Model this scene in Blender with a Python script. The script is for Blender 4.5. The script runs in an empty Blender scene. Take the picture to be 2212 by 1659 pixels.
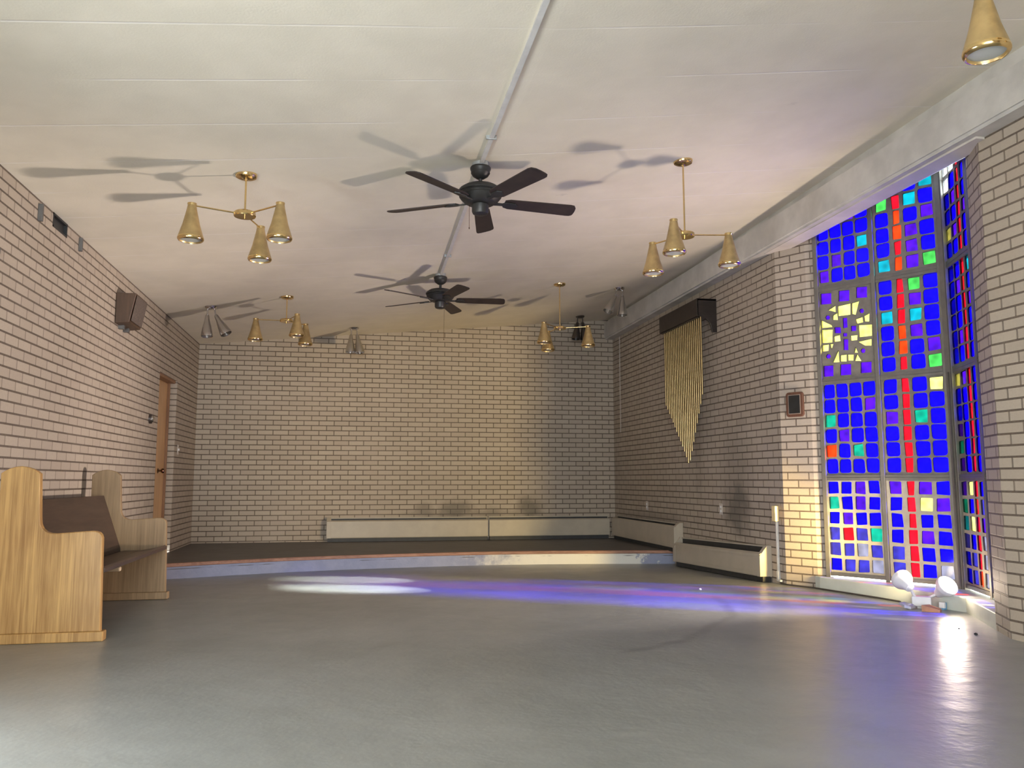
import bpy, bmesh, math, random
from mathutils import Vector, Matrix, geometry
random.seed(7)
SC = bpy.context.scene
COL = SC.collection
PI = math.pi
R = math.radians

# ------------------------------------------------------------------ helpers
def link(o, parent=None):
    COL.objects.link(o)
    if parent is not None:
        o.parent = parent
    return o

def obj(name, bm, mat, parent=None, smooth=False, loc=None, rot=None):
    me = bpy.data.meshes.new(name)
    bm.normal_update()
    bm.to_mesh(me); bm.free()
    mats = mat if isinstance(mat, (list, tuple)) else [mat]
    for m in mats:
        me.materials.append(m)
    if smooth:
        for p in me.polygons: p.use_smooth = True
        try: me.set_sharp_from_angle(angle=R(38))
        except Exception: pass
    o = bpy.data.objects.new(name, me)
    if loc is not None: o.location = loc
    if rot is not None: o.rotation_euler = rot
    return link(o, parent)

def thing(name, label, cat, loc=(0, 0, 0), rz=0, group=None):
    o = bpy.data.objects.new(name, None)
    o.empty_display_size = .05
    o.location = loc; o.rotation_euler = (0, 0, rz)
    return tag(link(o), label, cat, group)

def tag(o, label, cat, group=None):
    o['label'] = label; o['category'] = cat
    if group: o['group'] = group
    return o

def struct(o):
    o['kind'] = 'structure'
    return o

def box(bm, x0, x1, y0, y1, z0, z1, M=None, bevel=0):
    vs = [bm.verts.new((x, y, z)) for x in (x0, x1) for y in (y0, y1) for z in (z0, z1)]
    fs = [(0, 1, 3, 2), (4, 6, 7, 5), (0, 4, 5, 1), (2, 3, 7, 6), (0, 2, 6, 4), (1, 5, 7, 3)]
    faces = [bm.faces.new([vs[i] for i in f]) for f in fs]
    if bevel:
        es = list({e for f in faces for e in f.edges})
        r = bmesh.ops.bevel(bm, geom=es, offset=bevel, segments=2, affect='EDGES', profile=.5)
        vs = list({v for f in r['faces'] for v in f.verts} | {v for v in vs if v.is_valid})
    if M is not None:
        for v in vs: v.co = M @ v.co
    return vs

def prism(bm, pts, axis='z', a=0.0, b=1.0, M=None, bevel=0):
    """extrude a 2D outline: axis z -> pts (x,y); axis y -> pts (x,z); axis x -> pts (y,z)"""
    def P(p, t):
        if axis == 'z': return Vector((p[0], p[1], t))
        if axis == 'y': return Vector((p[0], t, p[1]))
        return Vector((t, p[0], p[1]))
    lo = [bm.verts.new(P(p, a)) for p in pts]
    hi = [bm.verts.new(P(p, b)) for p in pts]
    n = len(pts)
    faces = [bm.faces.new(lo), bm.faces.new(hi)]
    for i in range(n):
        faces.append(bm.faces.new((lo[i], lo[(i + 1) % n], hi[(i + 1) % n], hi[i])))
    bmesh.ops.recalc_face_normals(bm, faces=faces)
    vs = lo + hi
    if bevel:
        es = [e for f in faces[:2] for e in f.edges]
        r = bmesh.ops.bevel(bm, geom=list(set(es)), offset=bevel, segments=2, affect='EDGES', profile=.5)
        vs = list({v for f in r['faces'] for v in f.verts} | {v for v in vs if v.is_valid})
    if M is not None:
        for v in vs: v.co = M @ v.co
    return vs

def lathe(bm, prof, n=28, M=None):
    rings = []
    for r, z in prof:
        if r < 1e-5:
            rings.append([bm.verts.new((0, 0, z))])
        else:
            rings.append([bm.verts.new((r * math.cos(2 * PI * k / n), r * math.sin(2 * PI * k / n), z)) for k in range(n)])
    fs = []
    for A, B in zip(rings, rings[1:]):
        for k in range(n):
            k2 = (k + 1) % n
            if len(A) == 1 and len(B) == 1: continue
            if len(A) == 1: fs.append(bm.faces.new((A[0], B[k2], B[k])))
            elif len(B) == 1: fs.append(bm.faces.new((A[k], A[k2], B[0])))
            else: fs.append(bm.faces.new((A[k], A[k2], B[k2], B[k])))
    bmesh.ops.recalc_face_normals(bm, faces=fs)
    vs = [v for r in rings for v in r]
    if M is not None:
        for v in vs: v.co = M @ v.co
    return vs

def frame_to(a, b):
    d = Vector(b) - Vector(a)
    return Matrix.Translation(Vector(a)) @ d.to_track_quat('Z', 'Y').to_matrix().to_4x4(), d.length

def rod(bm, a, b, r, n=12, r2=None):
    M, L = frame_to(a, b)
    r2 = r if r2 is None else r2
    lathe(bm, [(0, 0), (r, 0), (r2, L), (0, L)], n, M)

def tube(bm, pts, r, n=8):
    for a, b in zip(pts, pts[1:]): rod(bm, a, b, r, n)
    for p in pts[1:-1]:
        bmesh.ops.create_icosphere(bm, subdivisions=1, radius=r * 1.02, matrix=Matrix.Translation(p))

# ------------------------------------------------------------------ materials
def nt(name):
    m = bpy.data.materials.new(name); m.use_nodes = True
    t = m.node_tree; t.nodes.clear()
    out = t.nodes.new('ShaderNodeOutputMaterial')
    return m, t, out

def N(t, kind, **kw):
    n = t.nodes.new(kind)
    for k, v in kw.items():
        if k in n.inputs: n.inputs[k].default_value = v
        else: setattr(n, k, v)
    return n

def L(t, a, b): t.links.new(a, b)

def math_(t, op, a, b=None, c=None, clamp=False):
    n = t.nodes.new('ShaderNodeMath'); n.operation = op; n.use_clamp = clamp
    for i, v in enumerate((a, b, c)):
        if v is None: continue
        if hasattr(v, 'is_output') or isinstance(v, bpy.types.NodeSocket): t.links.new(v, n.inputs[i])
        else: n.inputs[i].default_value = v
    return n.outputs[0]

def mix(t, fac, a, b, blend='MIX'):
    n = t.nodes.new('ShaderNodeMix'); n.data_type = 'RGBA'; n.blend_type = blend
    for sock, v in ((n.inputs[0], fac), (n.inputs[6], a), (n.inputs[7], b)):
        if isinstance(v, bpy.types.NodeSocket): t.links.new(v, sock)
        elif isinstance(v, (int, float)): sock.default_value = v
        else: sock.default_value = (*v, 1) if len(v) == 3 else v
    return n.outputs[2]

def smooth_(t, x, lo, hi):
    n = t.nodes.new('ShaderNodeMapRange'); n.interpolation_type = 'SMOOTHSTEP'
    t.links.new(x, n.inputs[0]); n.inputs[1].default_value = lo; n.inputs[2].default_value = hi
    return n.outputs[0]

def noise(t, vec, scale, detail=3, rough=.55, mapscale=None):
    if mapscale:
        mp = N(t, 'ShaderNodeMapping'); mp.inputs['Scale'].default_value = mapscale
        L(t, vec, mp.inputs[0]); vec = mp.outputs[0]
    n = N(t, 'ShaderNodeTexNoise'); n.inputs['Scale'].default_value = scale
    n.inputs['Detail'].default_value = detail; n.inputs['Roughness'].default_value = rough
    L(t, vec, n.inputs['Vector'])
    return n.outputs['Fac']

def simple(name, col, rough=.5, metal=0, var=.12, scale=12, bump=0, spec=.5, coat=0):
    m, t, out = nt(name)
    p = N(t, 'ShaderNodeBsdfPrincipled')
    tc = N(t, 'ShaderNodeTexCoord')
    f = noise(t, tc.outputs['Object'], scale, 4)
    c = mix(t, smooth_(t, f, .3, .7), [x * (1 - var) for x in col], [min(1, x * (1 + var)) for x in col])
    L(t, c, p.inputs['Base Color'])
    p.inputs['Roughness'].default_value = rough; p.inputs['Metallic'].default_value = metal
    p.inputs['Specular IOR Level'].default_value = spec
    p.inputs['Coat Weight'].default_value = coat
    if bump:
        b = N(t, 'ShaderNodeBump'); b.inputs['Strength'].default_value = bump; b.inputs['Distance'].default_value = .004
        L(t, noise(t, tc.outputs['Object'], scale * 8, 3), b.inputs['Height']); L(t, b.outputs[0], p.inputs['Normal'])
    L(t, p.outputs[0], out.inputs[0])
    return m

def wood(name, c0, c1, rough=.42, grain=(26, 26, 1.6), spec=.4):
    m, t, out = nt(name)
    p = N(t, 'ShaderNodeBsdfPrincipled')
    tc = N(t, 'ShaderNodeTexCoord')
    a = noise(t, tc.outputs['Object'], 1.0, 6, .65, grain)
    b = noise(t, tc.outputs['Object'], 2.2, 2, .5)
    g2 = noise(t, tc.outputs['Object'], 1.0, 2, .5, tuple(g * 5 for g in grain[:2]) + (grain[2] * 2,) if grain[2] < grain[0] else tuple(g * 4 for g in grain))
    f = math_(t, 'ADD', math_(t, 'MULTIPLY', a, .75), math_(t, 'MULTIPLY', b, .35))
    f = math_(t, 'ADD', f, math_(t, 'MULTIPLY', math_(t, 'SUBTRACT', g2, .5), .35))
    L(t, mix(t, smooth_(t, f, .32, .78), c0, c1), p.inputs['Base Color'])
    p.inputs['Roughness'].default_value = rough; p.inputs['Specular IOR Level'].default_value = spec
    bp = N(t, 'ShaderNodeBump'); bp.inputs['Strength'].default_value = .15; bp.inputs['Distance'].default_value = .002
    L(t, a, bp.inputs['Height']); L(t, bp.outputs[0], p.inputs['Normal'])
    L(t, p.outputs[0], out.inputs[0])
    return m

def brick(name, soot=(), seed=0, vj=.15):
    """running-bond brick in metres; u = x+y of the wall's own axes, v = z."""
    m, t, out = nt(name)
    p = N(t, 'ShaderNodeBsdfPrincipled')
    tc = N(t, 'ShaderNodeTexCoord')
    s = N(t, 'ShaderNodeSeparateXYZ'); L(t, tc.outputs['Object'], s.inputs[0])
    u = math_(t, 'ADD', math_(t, 'ADD', s.outputs[0], s.outputs[1]), 20.32 + seed * .0508)
    v = math_(t, 'ADD', s.outputs[2], .0677 * 30 - .92 + .0677 * 4)
    cb = N(t, 'ShaderNodeCombineXYZ'); L(t, u, cb.inputs[0]); L(t, v, cb.inputs[1])
    br = N(t, 'ShaderNodeTexBrick')
    br.offset = .5; br.squash = 1
    for k, val in (('Scale', 1.0), ('Mortar Size', .0066), ('Mortar Smooth', .25), ('Bias', 0.0), ('Brick Width', .2032), ('Row Height', .0677)):
        br.inputs[k].default_value = val
    br.inputs['Color1'].default_value = (.407, .347, .277, 1)
    br.inputs['Color2'].default_value = (.364, .306, .243, 1)
    br.inputs['Mortar'].default_value = (.092, .068, .050, 1)
    L(t, cb.outputs[0], br.inputs['Vector'])
    fine = noise(t, tc.outputs['Object'], 55, 4, .7)
    big = noise(t, tc.outputs['Object'], 1.3, 3)
    # head joints are struck flusher and paler than the raked bed joints
    bed = math_(t, 'SUBTRACT', 1.0, smooth_(t, math_(t, 'PINGPONG', v, .0677 / 2), .0058, .0080))
    head = math_(t, 'MULTIPLY', math_(t, 'MULTIPLY', math_(t, 'SUBTRACT', 1.0, bed), br.outputs['Fac']), vj)
    c = mix(t, math_(t, 'MULTIPLY', smooth_(t, fine, .35, .7), .22), mix(t, head, br.outputs['Color'], (.31, .26, .21)), (.27, .225, .18))
    c = mix(t, math_(t, 'MULTIPLY', smooth_(t, big, .4, .75), .16), c, (.46, .385, .325))
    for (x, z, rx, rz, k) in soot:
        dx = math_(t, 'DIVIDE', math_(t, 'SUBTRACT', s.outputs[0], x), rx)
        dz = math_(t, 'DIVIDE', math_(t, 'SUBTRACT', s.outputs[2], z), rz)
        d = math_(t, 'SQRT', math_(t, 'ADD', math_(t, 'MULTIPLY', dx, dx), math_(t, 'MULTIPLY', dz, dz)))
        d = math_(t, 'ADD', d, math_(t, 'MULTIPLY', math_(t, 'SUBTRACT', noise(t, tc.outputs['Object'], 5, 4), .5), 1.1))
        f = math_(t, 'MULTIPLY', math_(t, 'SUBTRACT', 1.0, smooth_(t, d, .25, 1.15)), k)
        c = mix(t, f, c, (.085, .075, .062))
    L(t, c, p.inputs['Base Color'])
    p.inputs['Roughness'].default_value = .62; p.inputs['Specular IOR Level'].default_value = .35
    h = math_(t, 'ADD', math_(t, 'MULTIPLY', math_(t, 'SUBTRACT', br.outputs['Fac'], head), -1.0), math_(t, 'MULTIPLY', fine, .12))
    bp = N(t, 'ShaderNodeBump'); bp.inputs['Strength'].default_value = .75; bp.inputs['Distance'].default_value = .008
    L(t, h, bp.inputs['Height']); L(t, bp.outputs[0], p.inputs['Normal'])
    L(t, p.outputs[0], out.inputs[0])
    return m

def emit(name, col, k):
    m, t, out = nt(name)
    e = N(t, 'ShaderNodeEmission'); e.inputs[0].default_value = (*col, 1); e.inputs[1].default_value = k
    L(t, e.outputs[0], out.inputs[0])
    return m

def glass(name, tint, scatter=(.3, .3, .4), sk=.05):
    """slab glass; the tint is applied at both faces of the slab so each takes its square root"""
    m, t, out = nt(name)
    tc = N(t, 'ShaderNodeTexCoord')
    vo = N(t, 'ShaderNodeTexVoronoi'); vo.inputs['Scale'].default_value = 17
    L(t, tc.outputs['Object'], vo.inputs['Vector'])
    f = math_(t, 'ADD', .82, math_(t, 'MULTIPLY', vo.outputs['Distance'], .6))
    tint = [max(x, 0) ** .5 for x in tint]
    cc = mix(t, 1.0, (*tint,), (1, 1, 1), 'MULTIPLY')
    vm = N(t, 'ShaderNodeVectorMath', operation='SCALE'); L(t, cc, vm.inputs[0]); L(t, f, vm.inputs[3])
    tr = N(t, 'ShaderNodeBsdfTransparent'); L(t, vm.outputs[0], tr.inputs[0])
    gl = N(t, 'ShaderNodeBsdfGlossy'); gl.inputs['Roughness'].default_value = .12
    gl.inputs[0].default_value = (.9, .9, .9, 1)
    df = N(t, 'ShaderNodeBsdfDiffuse'); df.inputs[0].default_value = (*scatter, 1)
    m1 = N(t, 'ShaderNodeMixShader'); m1.inputs[0].default_value = sk
    L(t, tr.outputs[0], m1.inputs[1]); L(t, df.outputs[0], m1.inputs[2])
    m2 = N(t, 'ShaderNodeMixShader'); m2.inputs[0].default_value = .015
    L(t, m1.outputs[0], m2.inputs[1]); L(t, gl.outputs[0], m2.inputs[2])
    L(t, m2.outputs[0], out.inputs[0])
    return m

def ceiling_mat():
    m, t, out = nt('ceiling_plaster')
    p = N(t, 'ShaderNodeBsdfPrincipled')
    tc = N(t, 'ShaderNodeTexCoord')
    s = N(t, 'ShaderNodeSeparateXYZ'); L(t, tc.outputs['Object'], s.inputs[0])
    wob = math_(t, 'MULTIPLY', math_(t, 'SUBTRACT', noise(t, tc.outputs['Object'], 1.2, 3), .5), .012)
    y = math_(t, 'ADD', math_(t, 'ADD', s.outputs[1], wob), 51.7 - 3.57)
    d = math_(t, 'PINGPONG', y, .517 / 2)
    # pingpong period .517: distance from the seam
    line = math_(t, 'SUBTRACT', 1.0, smooth_(t, d, .002, .010))
    gap = smooth_(t, noise(t, tc.outputs['Object'], 1.1, 3, .6, (1, 8, 1)), .40, .58)
    line = math_(t, 'MULTIPLY', line, gap)
    f = noise(t, tc.outputs['Object'], 3, 5)
    c = mix(t, smooth_(t, f, .3, .7), (.71, .655, .54), (.77, .71, .59))
    c = mix(t, math_(t, 'MULTIPLY', line, .65), c, (.84, .79, .74))  # seams paled as a painted highlight along their ridges
    dirt = smooth_(t, noise(t, tc.outputs['Object'], 2.3, 6, .7, (1, 2.2, 1)), .66, .80)
    c = mix(t, math_(t, 'MULTIPLY', dirt, .45), c, (.30, .27, .23))
    L(t, c, p.inputs['Base Color']); p.inputs['Roughness'].default_value = .75
    p.inputs['Specular IOR Level'].default_value = .25
    bp = N(t, 'ShaderNodeBump'); bp.inputs['Strength'].default_value = .35; bp.inputs['Distance'].default_value = .004
    h = math_(t, 'ADD', math_(t, 'MULTIPLY', noise(t, tc.outputs['Object'], 90, 3), .5), math_(t, 'MULTIPLY', line, -.8))
    L(t, h, bp.inputs['Height']); L(t, bp.outputs[0], p.inputs['Normal'])
    L(t, p.outputs[0], out.inputs[0])
    return m

def floor_mat():
    m, t, out = nt('painted_concrete_floor')
    p = N(t, 'ShaderNodeBsdfPrincipled')
    tc = N(t, 'ShaderNodeTexCoord')
    o = tc.outputs['Object']
    big = noise(t, o, .9, 4, .6); mid = noise(t, o, 5, 5, .6)
    c = mix(t, smooth_(t, big, .3, .72), (.210, .219, .208), (.262, .271, .260))
    c = mix(t, math_(t, 'MULTIPLY', smooth_(t, mid, .5, .8), .12), c, (.135, .14, .135))
    s = N(t, 'ShaderNodeSeparateXYZ'); L(t, o, s.inputs[0])
    # a worn dark streak with a shape of its own
    pts = STREAK
    best = None
    for (a, b) in zip(pts, pts[1:]):
        ax, ay = a; bx, by = b; dx, dy = bx - ax, by - ay; l2 = dx * dx + dy * dy
        px = math_(t, 'SUBTRACT', s.outputs[0], ax); py = math_(t, 'SUBTRACT', s.outputs[1], ay)
        k = math_(t, 'DIVIDE', math_(t, 'ADD', math_(t, 'MULTIPLY', px, dx), math_(t, 'MULTIPLY', py, dy)), l2, clamp=True)
        ex = math_(t, 'SUBTRACT', px, math_(t, 'MULTIPLY', k, dx)); ey = math_(t, 'SUBTRACT', py, math_(t, 'MULTIPLY', k, dy))
        d = math_(t, 'SQRT', math_(t, 'ADD', math_(t, 'MULTIPLY', ex, ex), math_(t, 'MULTIPLY', ey, ey)))
        best = d if best is None else math_(t, 'MINIMUM', best, d)
    best = math_(t, 'ADD', best, math_(t, 'MULTIPLY', math_(t, 'SUBTRACT', noise(t, o, 7, 3), .5), .12))
    st = math_(t, 'SUBTRACT', 1.0, smooth_(t, best, .01, .055))
    c = mix(t, math_(t, 'MULTIPLY', st, .48), c, (.14, .14, .14))
    L(t, c, p.inputs['Base Color'])
    r = math_(t, 'ADD', .27, math_(t, 'MULTIPLY', mid, .16))
    L(t, r, p.inputs['Roughness'])
    p.inputs['Specular IOR Level'].default_value = .5
    bp = N(t, 'ShaderNodeBump'); bp.inputs['Strength'].default_value = .30; bp.inputs['Distance'].default_value = .014
    h = math_(t, 'ADD', math_(t, 'MULTIPLY', noise(t, o, 7, 3, .55), 1.0), math_(t, 'MULTIPLY', noise(t, o, 26, 3), .22))
    L(t, h, bp.inputs['Height']); L(t, bp.outputs[0], p.inputs['Normal'])
    L(t, p.outputs[0], out.inputs[0])
    return m

STREAK = [(2.85, 6.26), (2.77, 5.87), (2.56, 5.36), (2.21, 4.98), (1.93, 4.63), (1.63, 4.46), (1.47, 4.39)]

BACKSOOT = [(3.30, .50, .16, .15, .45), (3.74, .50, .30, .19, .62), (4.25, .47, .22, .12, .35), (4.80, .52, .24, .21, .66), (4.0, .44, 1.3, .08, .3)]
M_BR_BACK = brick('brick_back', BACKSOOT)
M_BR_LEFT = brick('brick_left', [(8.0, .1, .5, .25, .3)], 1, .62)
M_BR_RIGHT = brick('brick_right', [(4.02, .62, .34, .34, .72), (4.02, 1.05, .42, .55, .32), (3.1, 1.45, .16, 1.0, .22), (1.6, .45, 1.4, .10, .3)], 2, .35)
M_BR_PIER = brick('brick_pier', [], 1)
M_CEIL = ceiling_mat()
M_FLOOR = floor_mat()
M_BEAM = simple('beam_plaster', (.50, .475, .435), .7, var=.12, scale=4, bump=.25)
M_SOFFIT = simple('soffit_plaster', (.58, .53, .48), .7, var=.08, scale=4, bump=.2)
M_PLAT = simple('platform_top_paint', (.095, .088, .085), .5, var=.12, scale=5, bump=.1)
def face_mat():
    m, t, out = nt('step_face_paint')
    p = N(t, 'ShaderNodeBsdfPrincipled'); p.inputs['Roughness'].default_value = .6
    tc = N(t, 'ShaderNodeTexCoord'); o = tc.outputs['Object']
    s = N(t, 'ShaderNodeSeparateXYZ'); L(t, o, s.inputs[0])
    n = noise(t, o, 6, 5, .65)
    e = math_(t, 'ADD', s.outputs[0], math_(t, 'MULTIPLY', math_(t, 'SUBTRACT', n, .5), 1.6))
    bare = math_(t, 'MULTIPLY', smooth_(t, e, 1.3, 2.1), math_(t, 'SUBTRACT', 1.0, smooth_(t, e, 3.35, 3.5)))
    # peeled white plaster under the blue-grey paint, its span also painting in lamp light
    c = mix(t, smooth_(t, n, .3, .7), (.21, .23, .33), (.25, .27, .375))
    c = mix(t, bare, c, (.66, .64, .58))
    crack = math_(t, 'MULTIPLY', math_(t, 'SUBTRACT', 1.0, smooth_(t, math_(t, 'ABSOLUTE', math_(t, 'SUBTRACT', s.outputs[2], .032)), .002, .005)), smooth_(t, noise(t, o, 2.5, 3), .5, .6))
    c = mix(t, crack, c, (.08, .08, .08))
    L(t, c, p.inputs['Base Color'])
    b = N(t, 'ShaderNodeBump'); b.inputs['Strength'].default_value = .4; b.inputs['Distance'].default_value = .004
    L(t, noise(t, o, 45, 4), b.inputs['Height']); L(t, b.outputs[0], p.inputs['Normal'])
    L(t, p.outputs[0], out.inputs[0])
    return m
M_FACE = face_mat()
M_NOSE = wood('step_nosing_wood', (.20, .095, .062), (.34, .185, .125), .5, (1.5, 20, 20))
M_CURB = simple('curb_paint', (.50, .52, .46), .5, var=.07, scale=5, bump=.12)
M_RAD = simple('heater_enamel', (.40, .35, .275), .42, var=.05, scale=6)
M_BLACK = simple('heater_dark', (.022, .022, .022), .55, var=.2)
M_OAK = wood('pew_oak', (.24, .12, .036), (.52, .315, .115), .36, (30, 30, 1.4))
M_OAKD = wood('pew_oak_darker', (.17, .11, .055), (.30, .205, .11), .45, (30, 30, 1.4))  # same oak in a darker tone for the far end
M_WALNUT = wood('pew_walnut', (.034, .019, .013), (.064, .038, .026), .38, (20, 1.6, 20))
M_NUB = simple('bare_wood', (.62, .47, .30), .6)
M_PINE = wood('door_pine', (.42, .23, .10), (.60, .37, .18), .38, (16, 16, 1.2))
M_BRASS = simple('polished_brass', (.78, .58, .28), .16, 1.0, var=.06, scale=20)
M_GOLD = simple('aged_gold_shade', (.46, .335, .16), .40, .75, var=.22, scale=9)
M_LENS = simple('frosted_lens', (.42, .45, .44), .35, var=.05)
M_CHROME = simple('spot_steel', (.58, .565, .55), .22, 1.0, var=.05)
M_STEELD = simple('spot_steel_dark', (.16, .15, .15), .28, 1.0, var=.05)
M_FANB = simple('fan_black', (.020, .019, .018), .45, var=.2)
M_BLADE = wood('fan_blade', (.020, .014, .012), (.040, .027, .022), .5, (3, 3, 3))
M_ZINC = simple('zinc_box', (.42, .44, .45), .4, .6, var=.1)
M_CONDUIT = simple('painted_conduit', (.60, .585, .56), .5, var=.06)
M_SPK = wood('speaker_walnut', (.045, .025, .014), (.085, .048, .028), .45, (16, 16, 2))
M_GRILLE = simple('speaker_grille', (.10, .075, .06), .85, var=.25, scale=60)
M_DARKST = simple('bracket_steel', (.12, .115, .11), .5, .4, var=.15)
M_DKWOOD = wood('chime_dark_wood', (.018, .013, .011), (.036, .026, .022), .42, (3, 16, 16))
M_PIPE = simple('chime_brass', (.40, .30, .15), .30, 1.0, var=.1, scale=10)
M_FRAMEW = wood('plaque_frame', (.065, .028, .016), (.13, .058, .035), .35, (14, 14, 3))
M_PLATE = simple('plaque_plate', (.010, .011, .011), .35, var=.3)
M_PLINE = simple('plaque_border', (.30, .24, .19), .4, .3)
M_OFFW = simple('switch_plastic', (.52, .46, .40), .4)
M_WHITE = simple('white_plastic', (.74, .73, .72), .38, var=.04)
M_RACE = simple('raceway_paint', (.56, .55, .52), .42)
M_BOXY = simple('outlet_box_lit', (.80, .62, .30), .45)  # yellow lamp light on the box put into its colour
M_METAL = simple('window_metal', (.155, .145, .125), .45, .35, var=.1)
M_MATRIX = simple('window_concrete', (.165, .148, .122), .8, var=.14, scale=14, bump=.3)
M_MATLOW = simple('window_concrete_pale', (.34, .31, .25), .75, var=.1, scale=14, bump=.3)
M_TERRA = simple('terracotta', (.42, .20, .11), .7, var=.15)
M_CORD = simple('cord_rubber', (.05, .04, .035), .6)
M_FOIL = simple('crumpled_foil', (.70, .70, .72), .25, .7, var=.1)
M_BLUE = simple('carton_blue', (.14, .34, .55), .4)
M_KNOB = simple('bronze_knob', (.15, .085, .05), .25, 1.0)
M_DOOREDGE = wood('door_frame_dark', (.20, .10, .05), (.30, .16, .08), .45, (16, 16, 1.5))
M_LAMPHOT = emit('hot_lens', (1.0, .82, .50), 60)
M_WGLASS = None

# ------------------------------------------------------------------ camera
F = 1785.0; TH = math.atan(207.5 / F); PS = R(10.99); EYE = .92
cam = bpy.data.cameras.new('camera'); camo = bpy.data.objects.new('camera', cam); link(camo)
cam.sensor_fit = 'HORIZONTAL'; cam.sensor_width = 36.0; cam.lens = F * 36 / 2212
camo.location = (0, 0, EYE); camo.rotation_euler = (PI / 2 + TH, 0, -PS)
cam.clip_start = .05
SC.camera = camo

# ------------------------------------------------------------------ shell
XL, XR, YB, YF = -2.05, 3.80, 11.68, -2.6
def fz(y):
    return 0.0 if y < 6.9 else (-.065 if y > 9.0 else -.065 * (y - 6.9) / 2.1)
def cz(x, y):
    z = 2.755 + .0940 * (x + 2.05)
    if x > .9:
        z += .10 * min(1, (x - .9) / 2.6) * max(0, min(1, (8.5 - y) / 4.7))
    return z

bm = bmesh.new()                                   # floor
ys = [YF - .2] + [i * .6 for i in range(-4, 12)] + [6.9, 7.3, 7.7, 8.1, 8.5, 9.0, 9.8, 10.6, 11.9]
xs = [-2.3, -1, 0, 1, 2, 3, 4, 5.0]
g = [[bm.verts.new((x, y, fz(y))) for x in xs] for y in ys]
for j in range(len(ys) - 1):
    for i in range(len(xs) - 1):
        bm.faces.new((g[j][i], g[j][i + 1], g[j + 1][i + 1], g[j + 1][i]))
r = bmesh.ops.extrude_face_region(bm, geom=bm.faces[:])
for v in [e for e in r['geom'] if isinstance(e, bmesh.types.BMVert)]: v.co.z -= .12
bmesh.ops.recalc_face_normals(bm, faces=bm.faces)
struct(obj('floor', bm, M_FLOOR))

bm = bmesh.new()                                   # ceiling
ys = [YF - .2, 0, 1.5, 3, 4, 5, 6, 7, 8, 8.5, 10, 11.9]
xs = [-2.3, -1, 0, .9, 1.5, 2.1, 2.8, 3.5, 3.9]
g = [[bm.verts.new((x, y, cz(x, y))) for x in xs] for y in ys]
for j in range(len(ys) - 1):
    for i in range(len(xs) - 1):
        bm.faces.new((g[j][i], g[j + 1][i], g[j + 1][i + 1], g[j][i + 1]))
r = bmesh.ops.extrude_face_region(bm, geom=bm.faces[:])
for v in [e for e in r['geom'] if isinstance(e, bmesh.types.BMVert)]: v.co.z += .18
bmesh.ops.recalc_face_normals(bm, faces=bm.faces)
struct(obj('ceiling', bm, M_CEIL))

def wall(name, origin, ang, pieces, mat):
    """pieces: boxes (x0,x1,z0,z1[,thick]) in wall axes; the wall's body lies on +y"""
    bm = bmesh.new()
    for pc in pieces:
        x0, x1, z0, z1 = pc[:4]; th = pc[4] if len(pc) > 4 else .22
        box(bm, x0, x1, 0, th, z0, z1)
    o = obj(name, bm, mat, loc=origin, rot=(0, 0, ang))
    return struct(o)

wall('wall_back', (XL - .22, YB, 0), 0, [(0, 6.4, -.1, 3.5)], M_BR_BACK)
# left wall runs along +Y; body to -X  (x axis -> +Y)
DY0, DY1, DTOP = 9.44, 10.36, 2.09
EY0, EY1 = 2.25, 3.3                              # unseen low opening left of the camera, added to brighten the near floor
yo = YF
def ly(y): return y - yo
wall('wall_left', (XL, yo, 0), PI / 2,
     [(ly(YF), ly(EY0), -.1, 2.9), (ly(EY0), ly(EY1), 1.25, 2.9), (ly(EY1), ly(6.02), -.1, 2.9),
      (ly(6.02), ly(6.31), -.1, 2.655), (ly(6.31), ly(DY0), -.1, 2.9), (ly(DY0), ly(DY1), DTOP, 2.9), (ly(DY1), ly(YB + .1), -.1, 2.9)], M_BR_LEFT)
# right wall, far part (x axis -> -Y, body to +X)
wall('wall_right', (XR, YB + .1, 0), -PI / 2, [(0, YB + .1 - 6.85, -.1, 3.45)], M_BR_RIGHT)
wall('wall_right_near', (XR, 4.31, 0), -PI / 2, [(0, 4.31 - YF + .2, -.1, 3.45)], M_BR_RIGHT)
# wall behind the camera, its bare opening sized to let in daylight fill
wall('wall_front', (XR + .2, YF, 0), PI, [(0, 3.3, -.1, 3.5), (3.3, 5.9, -.1, .1), (3.3, 5.9, 2.65, 3.5), (5.9, 6.3, -.1, 3.5)], M_BR_BACK)

def pier(name, origin, pts, a):
    """brick pier, outline in world coordinates, brick axes along the visible face"""
    bm = bmesh.new()
    ca, sa = math.cos(-a), math.sin(-a)
    loc = [((x - origin[0]) * ca - (y - origin[1]) * sa, (x - origin[0]) * sa + (y - origin[1]) * ca) for x, y in pts]
    prism(bm, loc, 'z', -.1, 3.45)
    return struct(obj(name, bm, M_BR_PIER, loc=(*origin, 0), rot=(0, 0, a)))
pier('wall_pier_far', (3.80, 6.85), [(3.80, 6.85), (3.95, 6.59), (4.035, 6.51), (4.05, 6.60), (4.05, 7.0), (3.98, 7.0)], math.atan2(-.26, .15))
pier('wall_pier_near', (3.80, 4.31), [(3.80, 4.31), (3.93, 4.57), (4.20, 4.62), (4.21, 4.40), (4.15, 4.2), (3.98, 4.2)], math.atan2(.26, .13))

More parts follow.
